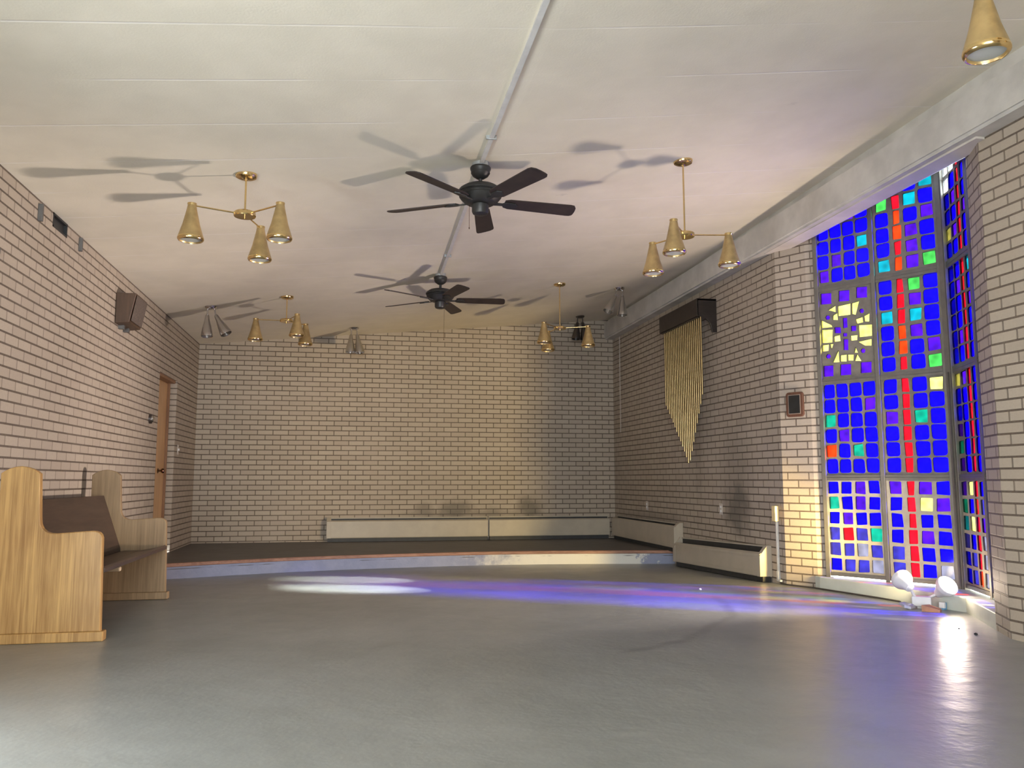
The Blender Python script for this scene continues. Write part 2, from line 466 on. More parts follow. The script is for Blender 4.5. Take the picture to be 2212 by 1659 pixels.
# beam along the ceiling of the right wall, and the raking soffit of the bay
bm = bmesh.new()
prof = [(3.672, 3.0), (3.672, 3.250), (3.735, 3.268), (3.735, 3.62), (3.90, 3.62), (3.90, 3.0)]
for k, y in enumerate((YF - .2, 3.5, 8.0, YB)):
    pass
lo = [bm.verts.new((x, YF, z + (.05 if z < 3.3 else .06))) for x, z in prof]
hi = [bm.verts.new((x, YB, z)) for x, z in prof]
bm.faces.new(lo); bm.faces.new(hi)
for i in range(6): bm.faces.new((lo[i], lo[(i + 1) % 6], hi[(i + 1) % 6], hi[i]))
bmesh.ops.recalc_face_normals(bm, faces=bm.faces)
bmesh.ops.bevel(bm, geom=[e for e in bm.edges if abs(e.verts[0].co.x - 3.672) < .01 and abs(e.verts[1].co.x - 3.672) < .01 and e.verts[0].co.z < 3.2 and abs(e.verts[0].co.y - e.verts[1].co.y) > 1], offset=.02, segments=3, affect='EDGES')
struct(obj('trim_beam', bm, M_BEAM))
bm = bmesh.new()
prism(bm, [(3.74, 3.012), (3.885, 3.012), (4.02, 3.080), (4.72, 3.48), (4.72, 3.85), (3.74, 3.85)], 'y', 4.25, 6.93)
struct(obj('trim_soffit', bm, M_SOFFIT))

# curb under the window bay
bm = bmesh.new()
prism(bm, [(3.93, 6.60), (3.93, 6.53), (4.25, 5.21), (3.93, 4.57), (4.18, 4.56), (4.70, 5.6), (4.10, 6.62)], 'z', -.02, .105, bevel=.008)
struct(obj('trim_curb', bm, M_CURB))

# ------------------------------------------------------------------ platform
crv = [(-2.06, 8.78), (-1.78, 8.91), (-1.2, 9.16), (-.65, 9.35), (-.05, 9.49), (.55, 9.58), (1.15, 9.65), (1.74, 9.68), (2.3, 9.65), (2.84, 9.58), (3.35, 9.50), (3.82, 9.42)]
bm = bmesh.new()
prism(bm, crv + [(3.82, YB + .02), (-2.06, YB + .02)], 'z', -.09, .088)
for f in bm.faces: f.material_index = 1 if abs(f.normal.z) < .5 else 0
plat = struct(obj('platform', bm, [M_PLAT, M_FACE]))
def offs(c, d): return [(x, y + d) for x, y in c]
bm = bmesh.new()
prism(bm, offs(crv, -.022) + offs(crv, .03)[::-1], 'z', .056, .092, bevel=.006)
obj('nosing', bm, M_NOSE, plat)

# ------------------------------------------------------------------ door in the left wall
dr = bpy.data.objects.new('door_1', None); link(dr); struct(dr)
dr.location = (XL, DY0, .09)
def dl(y): return y - DY0
bm = bmesh.new(); box(bm, -.145, -.10, dl(DY0) + .035, dl(DY1) - .035, .004, DTOP - .125, bevel=.003)
obj('door_panel', bm, M_PINE, dr)
bm = bmesh.new()
box(bm, -.17, -.075, 0.0, .034, 0, DTOP - .09); box(bm, -.17, -.075, dl(DY1) - .034, dl(DY1), 0, DTOP - .09); box(bm, -.17, -.02, 0.0, dl(DY1), DTOP - .122, DTOP - .09)
obj('door_frame', bm, M_DOOREDGE, dr)
bm = bmesh.new()
lathe(bm, [(0, 0), (.028, 0), (.028, .006), (.012, .01), (.011, .035), (.024, .042), (.029, .058), (.022, .07), (0, .073)], 20,
      Matrix.Translation((-.10, .58, .935)) @ Matrix.Rotation(PI / 2, 4, 'Y'))
obj('door_knob', bm, M_KNOB, dr, smooth=True)

# ------------------------------------------------------------------ stained glass windows
E_ = 1.0
G = {'b': glass('glass_blue', (.0002, .0, .095), (.07, .06, .22), .030),
     'v': glass('glass_violet', (.0045, .0002, .036), (.16, .11, .28), .045),
     'c': glass('glass_cyan', (.0, .021, .027), (.18, .28, .30), .04),
     't': glass('glass_teal', (.0, .024, .0145), (.16, .30, .26), .04),
     'g': glass('glass_green', (.004, .034, .005), (.18, .30, .18), .04),
     'r': glass('glass_red', (.068, .0003, .0012), (.30, .08, .08), .04),
     'o': glass('glass_orange', (.085, .0032, .0003), (.36, .14, .08), .04),
     'y': glass('glass_yellow', (.080, .077, .015), (.50, .48, .30), .06),
     'w': glass('glass_clear', (.018, .017, .024), (.26, .25, .30), .12),
     'W': glass('glass_open_clear', (.74, .84, .88), (.42, .42, .46), .05),
     'f': glass('glass_lamplit_blue', (.0025, .002, .028), (.12, .12, .36), .10)}  # blue paled to paint the flood lamp's light on the low panes
KEYS = list(G.keys())

def rquad(cu, cv, hw, hh, rr, jit):
    """rounded irregular dalle outline"""
    cs = []
    for sx, sy in ((-1, -1), (1, -1), (1, 1), (-1, 1)):
        cs.append(Vector((cu + sx * hw + random.uniform(-jit, jit), cv + sy * hh + random.uniform(-jit, jit))))
    out = []
    for i in range(4):
        p, a, b = cs[i], cs[i - 1], cs[(i + 1) % 4]
        va = (a - p).normalized() * rr; vb = (b - p).normalized() * rr
        for q in (0, .5, 1):
            # quadratic corner
            out.append(tuple((p + va) * (1 - q) ** 2 + p * 2 * q * (1 - q) + (p + vb) * q ** 2))
    return out

def panel(rect, dalles):
    """concrete sheet with a hole for each dalle; returns sheet triangles (2D)"""
    u0, u1, v0, v1 = rect
    n = 12
    outer = []
    for k in range(n): outer.append((u0 + (u1 - u0) * k / n, v0))
    for k in range(n): outer.append((u1, v0 + (v1 - v0) * k / n))
    for k in range(n): outer.append((u1 - (u1 - u0) * k / n, v1))
    for k in range(n): outer.append((u0, v1 - (v1 - v0) * k / n))
    verts = [Vector(p) for p in outer]; edges = [(i, (i + 1) % len(outer)) for i in range(len(outer))]
    for d in dalles:
        s = len(verts); m = len(d)
        verts += [Vector(p) for p in d]
        edges += [(s + i, s + (i + 1) % m) for i in range(m)]
    vo, eo, fo, *_ = geometry.delaunay_2d_cdt(verts, edges, [], 1, 1e-5)
    def inside(p, poly):
        c = False; j = len(poly) - 1
        for i in range(len(poly)):
            xi, yi = poly[i]; xj, yj = poly[j]
            if (yi > p[1]) != (yj > p[1]) and p[0] < (xj - xi) * (p[1] - yi) / (yj - yi) + xi: c = not c
            j = i
        return c
    tris = []
    for f in fo:
        c = ((vo[f[0]].x + vo[f[1]].x + vo[f[2]].x) / 3, (vo[f[0]].y + vo[f[1]].y + vo[f[2]].y) / 3)
        if not (u0 < c[0] < u1 and v0 < c[1] < v1): continue
        if any(inside(c, d) for d in dalles): continue
        tris.append([tuple(vo[i]) for i in f])
    return tris

CY = [[(0.167, 2.413), (0.278, 2.422), (0.273, 2.324), (0.166, 2.327)], [(0.291, 2.42), (0.354, 2.429), (0.319, 2.317), (0.289, 2.328)], [(0.078, 2.393), (0.144, 2.423), (0.145, 2.366)], [(0.12, 2.34), (0.158, 2.357), (0.161, 2.294), (0.118, 2.301)], [(0.317, 2.278), (0.376, 2.289), (0.38, 2.243), (0.328, 2.238)], [(0.390, 2.295), (0.437, 2.312), (0.431, 2.243), (0.393, 2.248)], [(0.34, 2.223), (0.453, 2.214), (0.448, 2.119), (0.342, 2.12)], [(0.331, 2.082), (0.443, 2.094), (0.44, 2.037), (0.383, 2.044)], [(0.012, 2.311), (0.102, 2.256), (0.108, 2.239), (0.012, 2.243)], [(0.012, 2.226), (0.11, 2.218), (0.102, 2.104), (0.012, 2.110)], [(0.012, 2.09), (0.07, 2.091), (0.064, 2.036), (0.012, 2.034)], [(0.081, 2.093), (0.112, 2.09), (0.092, 2.046)], [(0.12, 2.155), (0.172, 2.161), (0.176, 2.108), (0.122, 2.108)], [(0.267, 2.142), (0.326, 2.141), (0.321, 2.098), (0.269, 2.100)], [(0.153, 2.032), (0.158, 1.927), (0.1, 1.93)], [(0.17, 1.984), (0.224, 1.985), (0.221, 1.926), (0.168, 1.932)], [(0.234, 1.983), (0.285, 1.978), (0.28, 1.927), (0.234, 1.932)], [(0.305, 2.04), (0.322, 1.990), (0.292, 1.993)], [(0.315, 1.981), (0.348, 1.917), (0.293, 1.923)]]
CV = [[(0.206, 2.304), (0.242, 2.302), (0.244, 2.217), (0.206, 2.216)], [(0.128, 2.233), (0.182, 2.228), (0.184, 2.175), (0.129, 2.183)], [(0.275, 2.226), (0.318, 2.222), (0.316, 2.179), (0.275, 2.18)], [(0.203, 2.173), (0.237, 2.168), (0.235, 2.141), (0.202, 2.144)], [(0.204, 2.12), (0.243, 2.115), (0.241, 2.022), (0.202, 2.026)], [(0.393, 2.339), (0.382, 2.322), (0.361, 2.325), (0.352, 2.345), (0.363, 2.361), (0.383, 2.358)], [(0.093, 2.324), (0.081, 2.308), (0.059, 2.311), (0.049, 2.331), (0.061, 2.347), (0.083, 2.344)], [(0.388, 1.998), (0.377, 1.982), (0.357, 1.984), (0.348, 2.003), (0.359, 2.019), (0.379, 2.017)], [(0.084, 1.985), (0.072, 1.968), (0.05, 1.97), (0.04, 1.989), (0.052, 2.006), (0.074, 2.004)], [(0.016, 2.549), (0.112, 2.539), (0.108, 2.445), (0.012, 2.453)], [(0.181, 2.547), (0.274, 2.538), (0.27, 2.445), (0.177, 2.454)], [(0.337, 2.551), (0.427, 2.542), (0.423, 2.45), (0.332, 2.459)], [(0.012, 1.907), (0.102, 1.904), (0.098, 1.811), (0.012, 1.813)], [(0.167, 1.904), (0.259, 1.9), (0.255, 1.809), (0.162, 1.811)], [(0.344, 1.904), (0.433, 1.901), (0.429, 1.812), (0.34, 1.814)]]

AU = [(.055, .050), (.171, .050), (.287, .050), (.403, .051)]          # dalle columns: centre, half width
BU = [(.577, .053), (.697, .031), (.808, .054), (.936, .056)]
MULL = (.468, .504)
RAILS = [(.118, .150), (.915, .962), (1.738, 1.790), (2.560, 2.615)]
ROWZ = {4: (.215, .1285), 3: (1.038, .1285), 2: (1.862, .1285), 1: (2.690, .130)}
# colour rows, listed from the top row down
A_ROWS = {1: ['vbvb', 'bbvb', 'bbbb', 'bbbc', 'bvbb', 'vbbb'], 3: ['bbbb', 'bbbv', 'tbbb', 'bvbb', 'obtb', 'bbbb'],
          4: ['bbvb', 'tbvb', 'bvbb', 'frft', 'ffwf', 'bffw']}
B_ROWS = {1: ['broc'.replace('o', 'b'), 'grcb', 'bobv', 'bovb', 'brvb', 'covg'], 2: ['brgb', 'brvb', 'crcb', 'bovb', 'bobv', 'brbg'],
          3: ['brby', 'brbb', 'vrtb', 'brbb', 'brbb', 'brbb'], 4: ['vrvb', 'bryv', 'brbb', 'brvb', 'frbb', 'frbw']}
B2_ROWS = {1: ['WWrt', 'Wbrb', 'bvrb', 'bbrv', 'yvrb', 'bbrb'], 2: ['bbrc', 'bvrb', 'bbrv', 'bbrb', 'bvrb', 'bbrb'],
           3: ['yvrb', 'bbrb', 'bbrb', 'vbrb', 'tbrb', 'vbrb'], 4: ['vyrb', 'tbrf', 'cyrv', 'fbrw', 'bfrw', 'bfow']}
A2_ROWS = {1: ['tbWb', 'bWWb', 'WWWb', 'bWvb', 'cbbb', 'bbbb'], 2: ['cbbb', 'bbvb', 'vbbb', 'vbbb', 'bbbv', 'bvbb'],  # extra clear panes in the unseen part, added for the pale floor patch
           3: ['wbbb', 'bbvb', 'bbbb', 'btbb', 'bvbb', 'bbbb'], 4: ['vfbb', 'fbvb', 'fwbb', 'wfbb', 'wfbb', 'fwbb']}

def build_window(name, P, Q, mirror, arow, brow, circle):
    root = bpy.data.objects.new(name, None); link(root); struct(root)
    P = Vector((*P, 0)); Q = Vector((*Q, 0)); d = (Q - P).normalized(); W = (Q - P).length
    root.location = P; root.rotation_euler = (0, 0, math.atan2(d.y, d.x))
    # local: x along the window, +y = outside for window 1 (left of travel is outside)
    def U(u): return 1.055 - u if mirror else u
    ztop = lambda u: 3.60
    sheet = bmesh.new(); gl = bmesh.new()
    mats = [G[k] for k in KEYS]
    panels = []
    for p in (1, 2, 3, 4):
        v0 = RAILS[4 - p][1]; v1 = RAILS[5 - p][0] if p > 1 else 3.62
        for side in 'AB':
            dl_, cl = [], []
            if side == 'A' and p == 2 and circle:
                for q in CY: dl_.append(q); cl.append('y')
                for q in CV: dl_.append(q); cl.append('v')
                rect = (0, MULL[0], v0, v1)
            else:
                cols = AU if side == 'A' else BU
                rows = (arow if side == 'A' else brow)[p]
                rect = (0, MULL[0], v0, v1) if side == 'A' else (MULL[1], 1.0, v0, v1)
                z0, dz = ROWZ[p]
                rows = list(rows)
                for i, s in enumerate(rows):
                    zc = z0 + dz * (len(rows) - 1 - i)
                    if zc + .035 > v1: continue
                    for j, ch in enumerate(s):
                        if mirror and side == 'B': ch = s[3 - j]
                        cu, hw = cols[j]
                        big = ch in 'b' and hw > .04 and p != 4
                        red = hw < .04
                        h = .059 if big else (.055 if red else (.049 if p != 4 else .051))
                        w_ = hw if big else (hw * random.uniform(.82, 1.05) if red else hw * .86)
                        dl_.append(rquad(cu, zc, w_, h, .022 if big else .007, .004 if big else .005)); cl.append(ch)
            tris = panel(rect, dl_)
            for t3 in tris:
                vs = [[sheet.verts.new((U(a), y, b)) for a, b in t3] for y in (0, .010)]
                for ring in vs:
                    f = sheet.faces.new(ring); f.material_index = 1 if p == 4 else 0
            for q, ch in zip(dl_, cl):
                lo = [gl.verts.new((U(a), -.003 if not mirror else -.003, b)) for a, b in q]
                hi = [gl.verts.new((U(a), .011, b)) for a, b in q]
                fs = [gl.faces.new(lo), gl.faces.new(hi)] + [gl.faces.new((lo[i], lo[(i + 1) % len(q)], hi[(i + 1) % len(q)], hi[i])) for i in range(len(q))]
                for f in fs: f.material_index = KEYS.index(ch)
    bmesh.ops.remove_doubles(sheet, verts=sheet.verts, dist=1e-5)
    bmesh.ops.recalc_face_normals(gl, faces=gl.faces)
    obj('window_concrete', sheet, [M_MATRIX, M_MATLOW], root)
    obj('window_glass', gl, mats, root)
    fr = bmesh.new()
    def bar(u0, u1, v0, v1, y0=-.022, y1=.045):
        a, b = sorted((U(u0), U(u1))); box(fr, a, b, y0, y1, v0, v1, bevel=.003)
    bar(-.035, .004, .10, 3.3); bar(MULL[0], MULL[1], .10, 3.45); bar(.996, 1.04, .10, 3.55)
    for v0, v1 in RAILS: bar(0, MULL[0], v0, v1, -.014, .04); bar(MULL[1], 1.0, v0, v1, -.014, .04)
    for v0, v1 in RAILS[1:]: bar(0, 1.0, (v0 + v1) / 2 - .003, (v0 + v1) / 2 + .003, -.019, .04)
    obj('window_frame', fr, M_METAL, root)
    return root

W1 = ((4.02, 6.50), (4.57, 5.60)); W2 = ((4.57, 5.60), (4.57 - .366 * 1.055, 5.60 - .93 * 1.055))
build_window('window_1', *W1, False, A_ROWS, B_ROWS, True)
build_window('window_2', *W2, True, A2_ROWS, B2_ROWS, False)
bm = bmesh.new()                                    # corner post between the two windows
prism(bm, [(4.525, 5.615), (4.548, 5.555), (4.60, 5.545), (4.66, 5.60), (4.60, 5.66)], 'z', .10, 3.56, bevel=.004)
box(bm, 4.520, 4.534, 5.586, 5.600, .10, 1.75)
struct(obj('trim_window_post', bm, M_METAL))

# ------------------------------------------------------------------ pew
pw = thing('church_pew', 'short oak church pew with tall rounded ends and dark seat against the left brick wall', 'pew', (-1.68, 5.25, 0))
prof = [(-1.97, .055), (-1.397, .055), (-1.412, .585), (-1.418, .603), (-1.430, .616), (-1.450, .624), (-1.475, .626), (-1.665, .613), (-1.692, .615), (-1.716, .624), (-1.736, .642), (-1.748, .668), (-1.752, .70), (-1.767, .958), (-1.785, .972), (-1.81, .986), (-1.84, .996), (-1.869, 1.0), (-1.90, .996), (-1.93, .986), (-1.955, .972), (-1.973, .958)]
prof = [(x + 1.68, z) for x, z in prof]
for k, (y0, m) in enumerate(((0, M_OAK), (1.72, M_OAKD))):
    bm = bmesh.new(); prism(bm, prof, 'y', y0, y0 + .046, bevel=.005)
    e = obj('pew_end', bm, m, pw)
    if k: e['label'] = 'darker far end panel of the pew'
    bm = bmesh.new(); box(bm, -.305, .304, y0 - .014, y0 + .060, 0, .056, bevel=.006)
    obj('plinth', bm, m, e)
bm = bmesh.new(); prism(bm, [(-.215, .795), (-.198, .800), (-.06, .40), (-.055, .36), (-.085, .36)], 'y', .046, 1.72, bevel=.004)
obj('backrest', bm, M_WALNUT, pw)
bm = bmesh.new(); prism(bm, [(-.085, .362), (-.03, .378), (.10, .378), (.21, .398), (.268, .415), (.281, .405), (.281, .385), (.262, .376), (.20, .366), (.10, .346), (-.03, .340), (-.085, .335)], 'y', .046, 1.72, bevel=.003)
obj('seat', bm, M_WALNUT, pw)
for q in ((.06, .262, .046, .085, .330, .362), (.06, .20, .7, .74, .320, .350)):
    bm = bmesh.new(); box(bm, *q, bevel=.008)
    obj('seat_cleat', bm, M_NUB, pw)['label'] = 'pale bare wood cleat under the seat'

# ------------------------------------------------------------------ chandeliers
def chandelier(x, y, hub, rot, label):
    top = cz(x, y)
    t = thing('chandelier', label, 'chandelier', (x, y, hub), R(rot), 'brass three cone chandeliers')
    h = top - hub
    bm = bmesh.new(); lathe(bm, [(0, h + .008), (.068, h + .008), (.070, h - .006), (.064, h - .018), (.045, h - .027), (.014, h - .031), (.010, h - .036), (0, h - .036)], 32)
    obj('canopy', bm, M_BRASS, t, True)
    bm = bmesh.new(); rod(bm, (0, 0, .01), (0, 0, h - .03), .0062)
    obj('stem', bm, M_BRASS, t, True)
    bm = bmesh.new(); lathe(bm, [(0, .014), (.062, .014), (.068, .008), (.070, -.012), (.066, -.018), (.058, -.018), (0, -.016)], 32)
    lathe(bm, [(0, -.015), (.006, -.015), (.006, -.032), (0, -.034)], 10)
    hb = obj('hub', bm, M_BRASS, t, True)
    for k in range(3):
        a = R(120 * k); ca, sa = math.cos(a), math.sin(a)
        bm = bmesh.new(); rod(bm, (.06 * ca, .06 * sa, 0), (.305 * ca, .305 * sa, .006), .0052)
        obj('arm', bm, M_BRASS, t, True)
        cx, cy = .32 * ca, .32 * sa
        Mx = Matrix.Translation((cx, cy, 0))
        bm = bmesh.new()
        lathe(bm, [(.0265, .002), (.030, -.02), (.052, -.118), (.073, -.186), (.0785, -.204), (.0785, -.212), (.074, -.219), (.066, -.222), (.062, -.214), (.060, -.20), (.022, -.02)], 32, Mx)
        sh = obj('lamp_shade', bm, M_GOLD, t, True)
        bm = bmesh.new()
        lathe(bm, [(0, .016), (.020, .016), (.0275, .019), (.0285, .014), (.0255, .004), (.0268, -.003), (.024, -.004), (0, -.004)], 28, Mx)
        obj('cap', bm, M_BRASS, sh, True)
        bm = bmesh.new()
        lathe(bm, [(.0775, -.198), (.0795, -.206), (.0785, -.214), (.073, -.2215), (.066, -.2235), (.0655, -.2215), (.0735, -.2185), (.0765, -.212)], 32, Mx)
        obj('rim', bm, M_BRASS, sh, True)
        bm = bmesh.new(); lathe(bm, [(0, -.217), (.064, -.213), (.064, -.208), (0, -.209)], 28, Mx)
        obj('lens', bm, M_LENS, sh, True)
    return t
chandelier(-.705, 5.39, 2.62, 78, 'brass chandelier on a short stem, left of the nearer black fan')
chandelier(-.712, 9.03, 2.62, 54, 'brass chandelier on a short stem, left of the farther black fan')
chandelier(2.297, 5.38, 2.654, 114, 'brass chandelier on a long stem, right of the nearer fan beside the beam')
chandelier(2.316, 9.05, 2.650, 102, 'brass chandelier on a long stem, far right in front of the shadowed back wall')
chandelier(2.29, 2.11, 2.645, 108, 'brass chandelier cut off at the top right, only one cone in view')

# ------------------------------------------------------------------ ceiling fans
def fan(x, y, rot, label, chains):
    top = cz(x, y)
    t = thing('ceiling_fan', label, 'ceiling fan', (x, y, 2.745), 0, 'black five blade ceiling fans')
    h = top - 2.745
    bm = bmesh.new(); lathe(bm, [(0, h + .004), (.056, h + .004), (.056, h - .030), (0, h - .030)], 28)
    obj('mounting_box', bm, M_ZINC, t, True)
    bm = bmesh.new(); lathe(bm, [(0, h - .029), (.064, h - .029), (.069, h - .036), (.069, h - .046), (.062, h - .064), (.064, h - .072), (.052, h - .092), (.028, h - .108), (.016, h - .112), (0, h - .112)], 32)
    obj('canopy', bm, M_FANB, t, True)
    bm = bmesh.new(); rod(bm, (0, 0, .12), (0, 0, h - .10), .013, 16)
    obj('downrod', bm, M_FANB, t, True)
    bm = bmesh.new(); lathe(bm, [(0, .132), (.022, .131), (.06, .127), (.108, .114), (.138, .094), (.149, .078), (.149, .071), (.139, .066), (.143, .058), (.137, .050), (.141, .043), (.130, .028), (.108, .006), (.092, -.004), (0, -.006)], 40)
    obj('motor_housing', bm, M_FANB, t, True)
    bm = bmesh.new(); lathe(bm, [(0, -.004), (.050, -.006), (.056, -.012), (.056, -.058), (.050, -.072), (.036, -.079), (0, -.081)], 32)
    obj('switch_housing', bm, M_FANB, t, True)
    for k in range(5):
        a = R(rot + 72 * k)
        Mx = Matrix.Rotation(a, 4, 'Z') @ Matrix.Translation((0, 0, .012)) @ Matrix.Rotation(R(-13), 4, 'X')
        bm = bmesh.new()
        out = [(.165, -.040), (.20, -.054), (.62, -.066), (.648, -.060), (.664, -.036), (.669, 0), (.669, .036), (.664, .054), (.648, .064), (.62, .066), (.20, .054), (.165, .040)]
        prism(bm, out, 'z', -.003, .004, Mx)
        b = obj('blade', bm, M_BLADE, t)
        bm = bmesh.new()
        prism(bm, [(.075, -.016), (.15, -.012), (.175, -.032), (.235, -.028), (.26, 0), (.235, .028), (.175, .032), (.15, .012), (.075, .016)], 'z', -.012, -.003, Mx, bevel=.002)
        obj('blade_bracket', bm, M_FANB, b)
    for (cx, cy, l) in chains:
        bm = bmesh.new(); rod(bm, (cx, cy, -.02), (cx, cy, -.02 - l), .0014, 6); lathe(bm, [(0, 0), (.003, .002), (.0035, .012), (0, .016)], 8, Matrix.Translation((cx, cy, -.02 - l - .014)))
        obj('pull_chain', bm, M_KNOB, t, True)
    return t
fan(.806, 5.254, 6, 'nearer black ceiling fan with five blades and a short pull chain', [(-.075, -.01, .15)])
fan(.865, 8.319, -4, 'farther black ceiling fan with a long pull chain', [(.035, -.05, .38)])

# conduit on the ceiling, one run each side of the nearer fan
def conduit(p, q, clamps, label):
    t = thing('ceiling_conduit', label, 'conduit', (p[0], p[1], cz(*p)), 0, 'grey ceiling conduit runs')
    bm = bmesh.new()
    a = (0, 0, -.011); b = (q[0] - p[0], q[1] - p[1], cz(*q) - cz(*p) - .011)
    M, Ln = frame_to(a, b)
    prism(bm, [(-.014, -.012), (.014, -.012), (.011, .010), (-.011, .010)], 'z', 0, Ln, M)
    obj('raceway', bm, M_CONDUIT, t)
    for y in clamps:
        f = (y - p[1]) / (q[1] - p[1]); x = p[0] + (q[0] - p[0]) * f
        bm = bmesh.new(); box(bm, x - p[0] - .033, x - p[0] + .033, y - p[1] - .006, y - p[1] + .006, cz(x, y) - cz(*p) - .026, cz(x, y) - cz(*p) + .001, bevel=.002)
        obj('clamp', bm, M_ZINC, t)
conduit((.775, -1.0), (.805, 5.20), [4.80], 'grey conduit along the ceiling from overhead to the nearer fan')
conduit((.812, 5.31), (.864, 8.265), [7.55], 'grey conduit along the ceiling between the two fans')

# ------------------------------------------------------------------ silver spotlights
def spot(x, y, ends, label, dark=False):
    top = cz(x, y); mm = M_STEELD if dark else M_CHROME
    t = thing('spotlight', label, 'spotlight', (x, y, top), 0, 'silver twin cone ceiling spotlights')
    bm = bmesh.new(); lathe(bm, [(0, .006), (.060, .006), (.066, -.004), (.058, -.018), (.035, -.030), (0, -.034)], 32)
    obj('canopy', bm, mm, t, True)
    for k, (ex, ey, ez) in enumerate(ends):
        s = -1 if k == 0 else 1
        a = Vector((s * .036, 0, -.02)); j = Vector((s * .036 + (ex - s * .036) * .12, ey * .1, -.095)); e = Vector((ex, ey, ez))
        bm = bmesh.new(); rod(bm, a, j, .0085, 12); bmesh.ops.create_uvsphere(bm, u_segments=12, v_segments=8, radius=.012, matrix=Matrix.Translation(j))
        n = obj('neck', bm, mm, t, True)
        M, Ln = frame_to(j, e)
        bm = bmesh.new()
        lathe(bm, [(0, .0), (.016, .0), (.022, .012), (.029, Ln * .28), (.046, Ln * .56), (.058, Ln * .82), (.063, Ln * .95), (.062, Ln), (.057, Ln * .985), (.054, Ln * .85), (.040, Ln * .5), (0, Ln * .45)], 32, M)
        obj('lamp_shade', bm, mm, t, True)
    return t
spot(-1.536, 9.331, [(-.025, -.03, -.338), (.175, -.03, -.305)], 'silver twin spotlight nearest the left wall, right cone tilted outwards')
spot(.004, 11.12, [(-.046, -.02, -.340), (.082, -.02, -.342)], 'silver twin spotlight close to the middle of the back wall')
spot(3.166, 9.436, [(-.160, -.03, -.305), (.022, -.02, -.343)], 'silver twin spotlight beside the beam with its left cone swung out')
spot(3.169, 11.217, [(-.072, -.02, -.340), (.06, -.02, -.340)], 'silver twin spotlight darkened for the shadowed back right corner', True)  # darker steel paints the corner's shade onto this one

# ------------------------------------------------------------------ things on the left wall
sp = thing('wall_speaker', 'brown wedge-shaped loudspeaker high on the left brick wall', 'speaker', (XL, 7.62, 2.28))
# cabinet: top wider than bottom, front leaning out at the top
bm = bmesh.new()
yl = .40
def spk_ring(x0t, x1t, x0b, x1b, y):
    return [(x0b, y, 0), (x1b, y, -.055), (x1t, y, .255), (x0t, y, .275)]
sec = [Vector((0.004, 0, .27)), Vector((.168, 0, .272)), Vector((.118, 0, .012)), Vector((.004, 0, .0))]
A = [bm.verts.new(v) for v in sec]
B = [bm.verts.new(Vector((v.x * .999 + (.0 if v.x < .05 else .0), yl, v.z + (0 if v.z > .1 else 0)))) for v in sec]
bm.faces.new(A); bm.faces.new(B)
for i in range(4): bm.faces.new((A[i], A[(i + 1) % 4], B[(i + 1) % 4], B[i]))
bmesh.ops.recalc_face_normals(bm, faces=bm.faces)
bmesh.ops.bevel(bm, geom=bm.edges[:], offset=.004, segments=1, affect='EDGES')
obj('cabinet', bm, M_SPK, sp)
bm = bmesh.new()
prism(bm, [(.1285, .03), (.1335, .03), (.1745, .255), (.1695, .255)], 'y', .02, yl - .02, bevel=.002)
obj('grille', bm, M_GRILLE, sp)
for y0 in (.12, .28):
    bm = bmesh.new(); box(bm, -.002, .05, y0, y0 + .04, -.03, .01, bevel=.003)
    obj('bracket', bm, M_DARKST, sp)

bm = bmesh.new(); box(bm, 0, .030, -.012, .012, -.058, .058, bevel=.003)
tag(obj('wall_bracket', bm, M_DARKST, loc=(XL, 5.755, 2.665)), 'dark steel strip upright on the left wall, nearer than the black opening', 'bracket', 'steel strips by the wall opening')
bm = bmesh.new(); box(bm, 0, .026, -.012, .012, -.052, .052, bevel=.003)
tag(obj('wall_bracket', bm, M_DARKST, loc=(XL, 6.583, 2.685)), 'dark steel strip upright on the left wall, beyond the black opening', 'bracket', 'steel strips by the wall opening')
vt = thing('wall_vent', 'black rectangular vent opening in the left wall under the ceiling', 'vent', (XL, 6.02, 2.655))
bm = bmesh.new(); box(bm, -.10, -.02, .002, .288, .002, .10); box(bm, -.03, .003, .0, .29, .0, .012); box(bm, -.03, .003, .0, .29, .085, .10); box(bm, -.03, .003, .0, .012, 0, .10); box(bm, -.03, .003, .278, .29, 0, .10)
obj('vent_box', bm, M_BLACK, vt)
bm = bmesh.new(); box(bm, 0, .02, -.004, .004, -.012, .02)
tag(obj('wall_hook', bm, M_DARKST, loc=(XL, 5.17, 2.24)), 'small dark hook on the left wall at the picture edge', 'hook')

bl = thing('wall_bell', 'small round chrome disc on the left wall beside the door', 'wall disc', (XL, 9.072, 1.547))
bm = bmesh.new(); lathe(bm, [(0, 0), (.050, 0), (.050, .02), (.044, .026), (0, .026)], 28, Matrix.Rotation(PI / 2, 4, 'Y'))
obj('ring', bm, M_STEELD, bl, True)
bm = bmesh.new(); lathe(bm, [(0, .024), (.036, .024), (.030, .040), (.014, .048), (0, .049)], 28, Matrix.Rotation(PI / 2, 4, 'Y'))
obj('dome', bm, M_CHROME, bl, True)

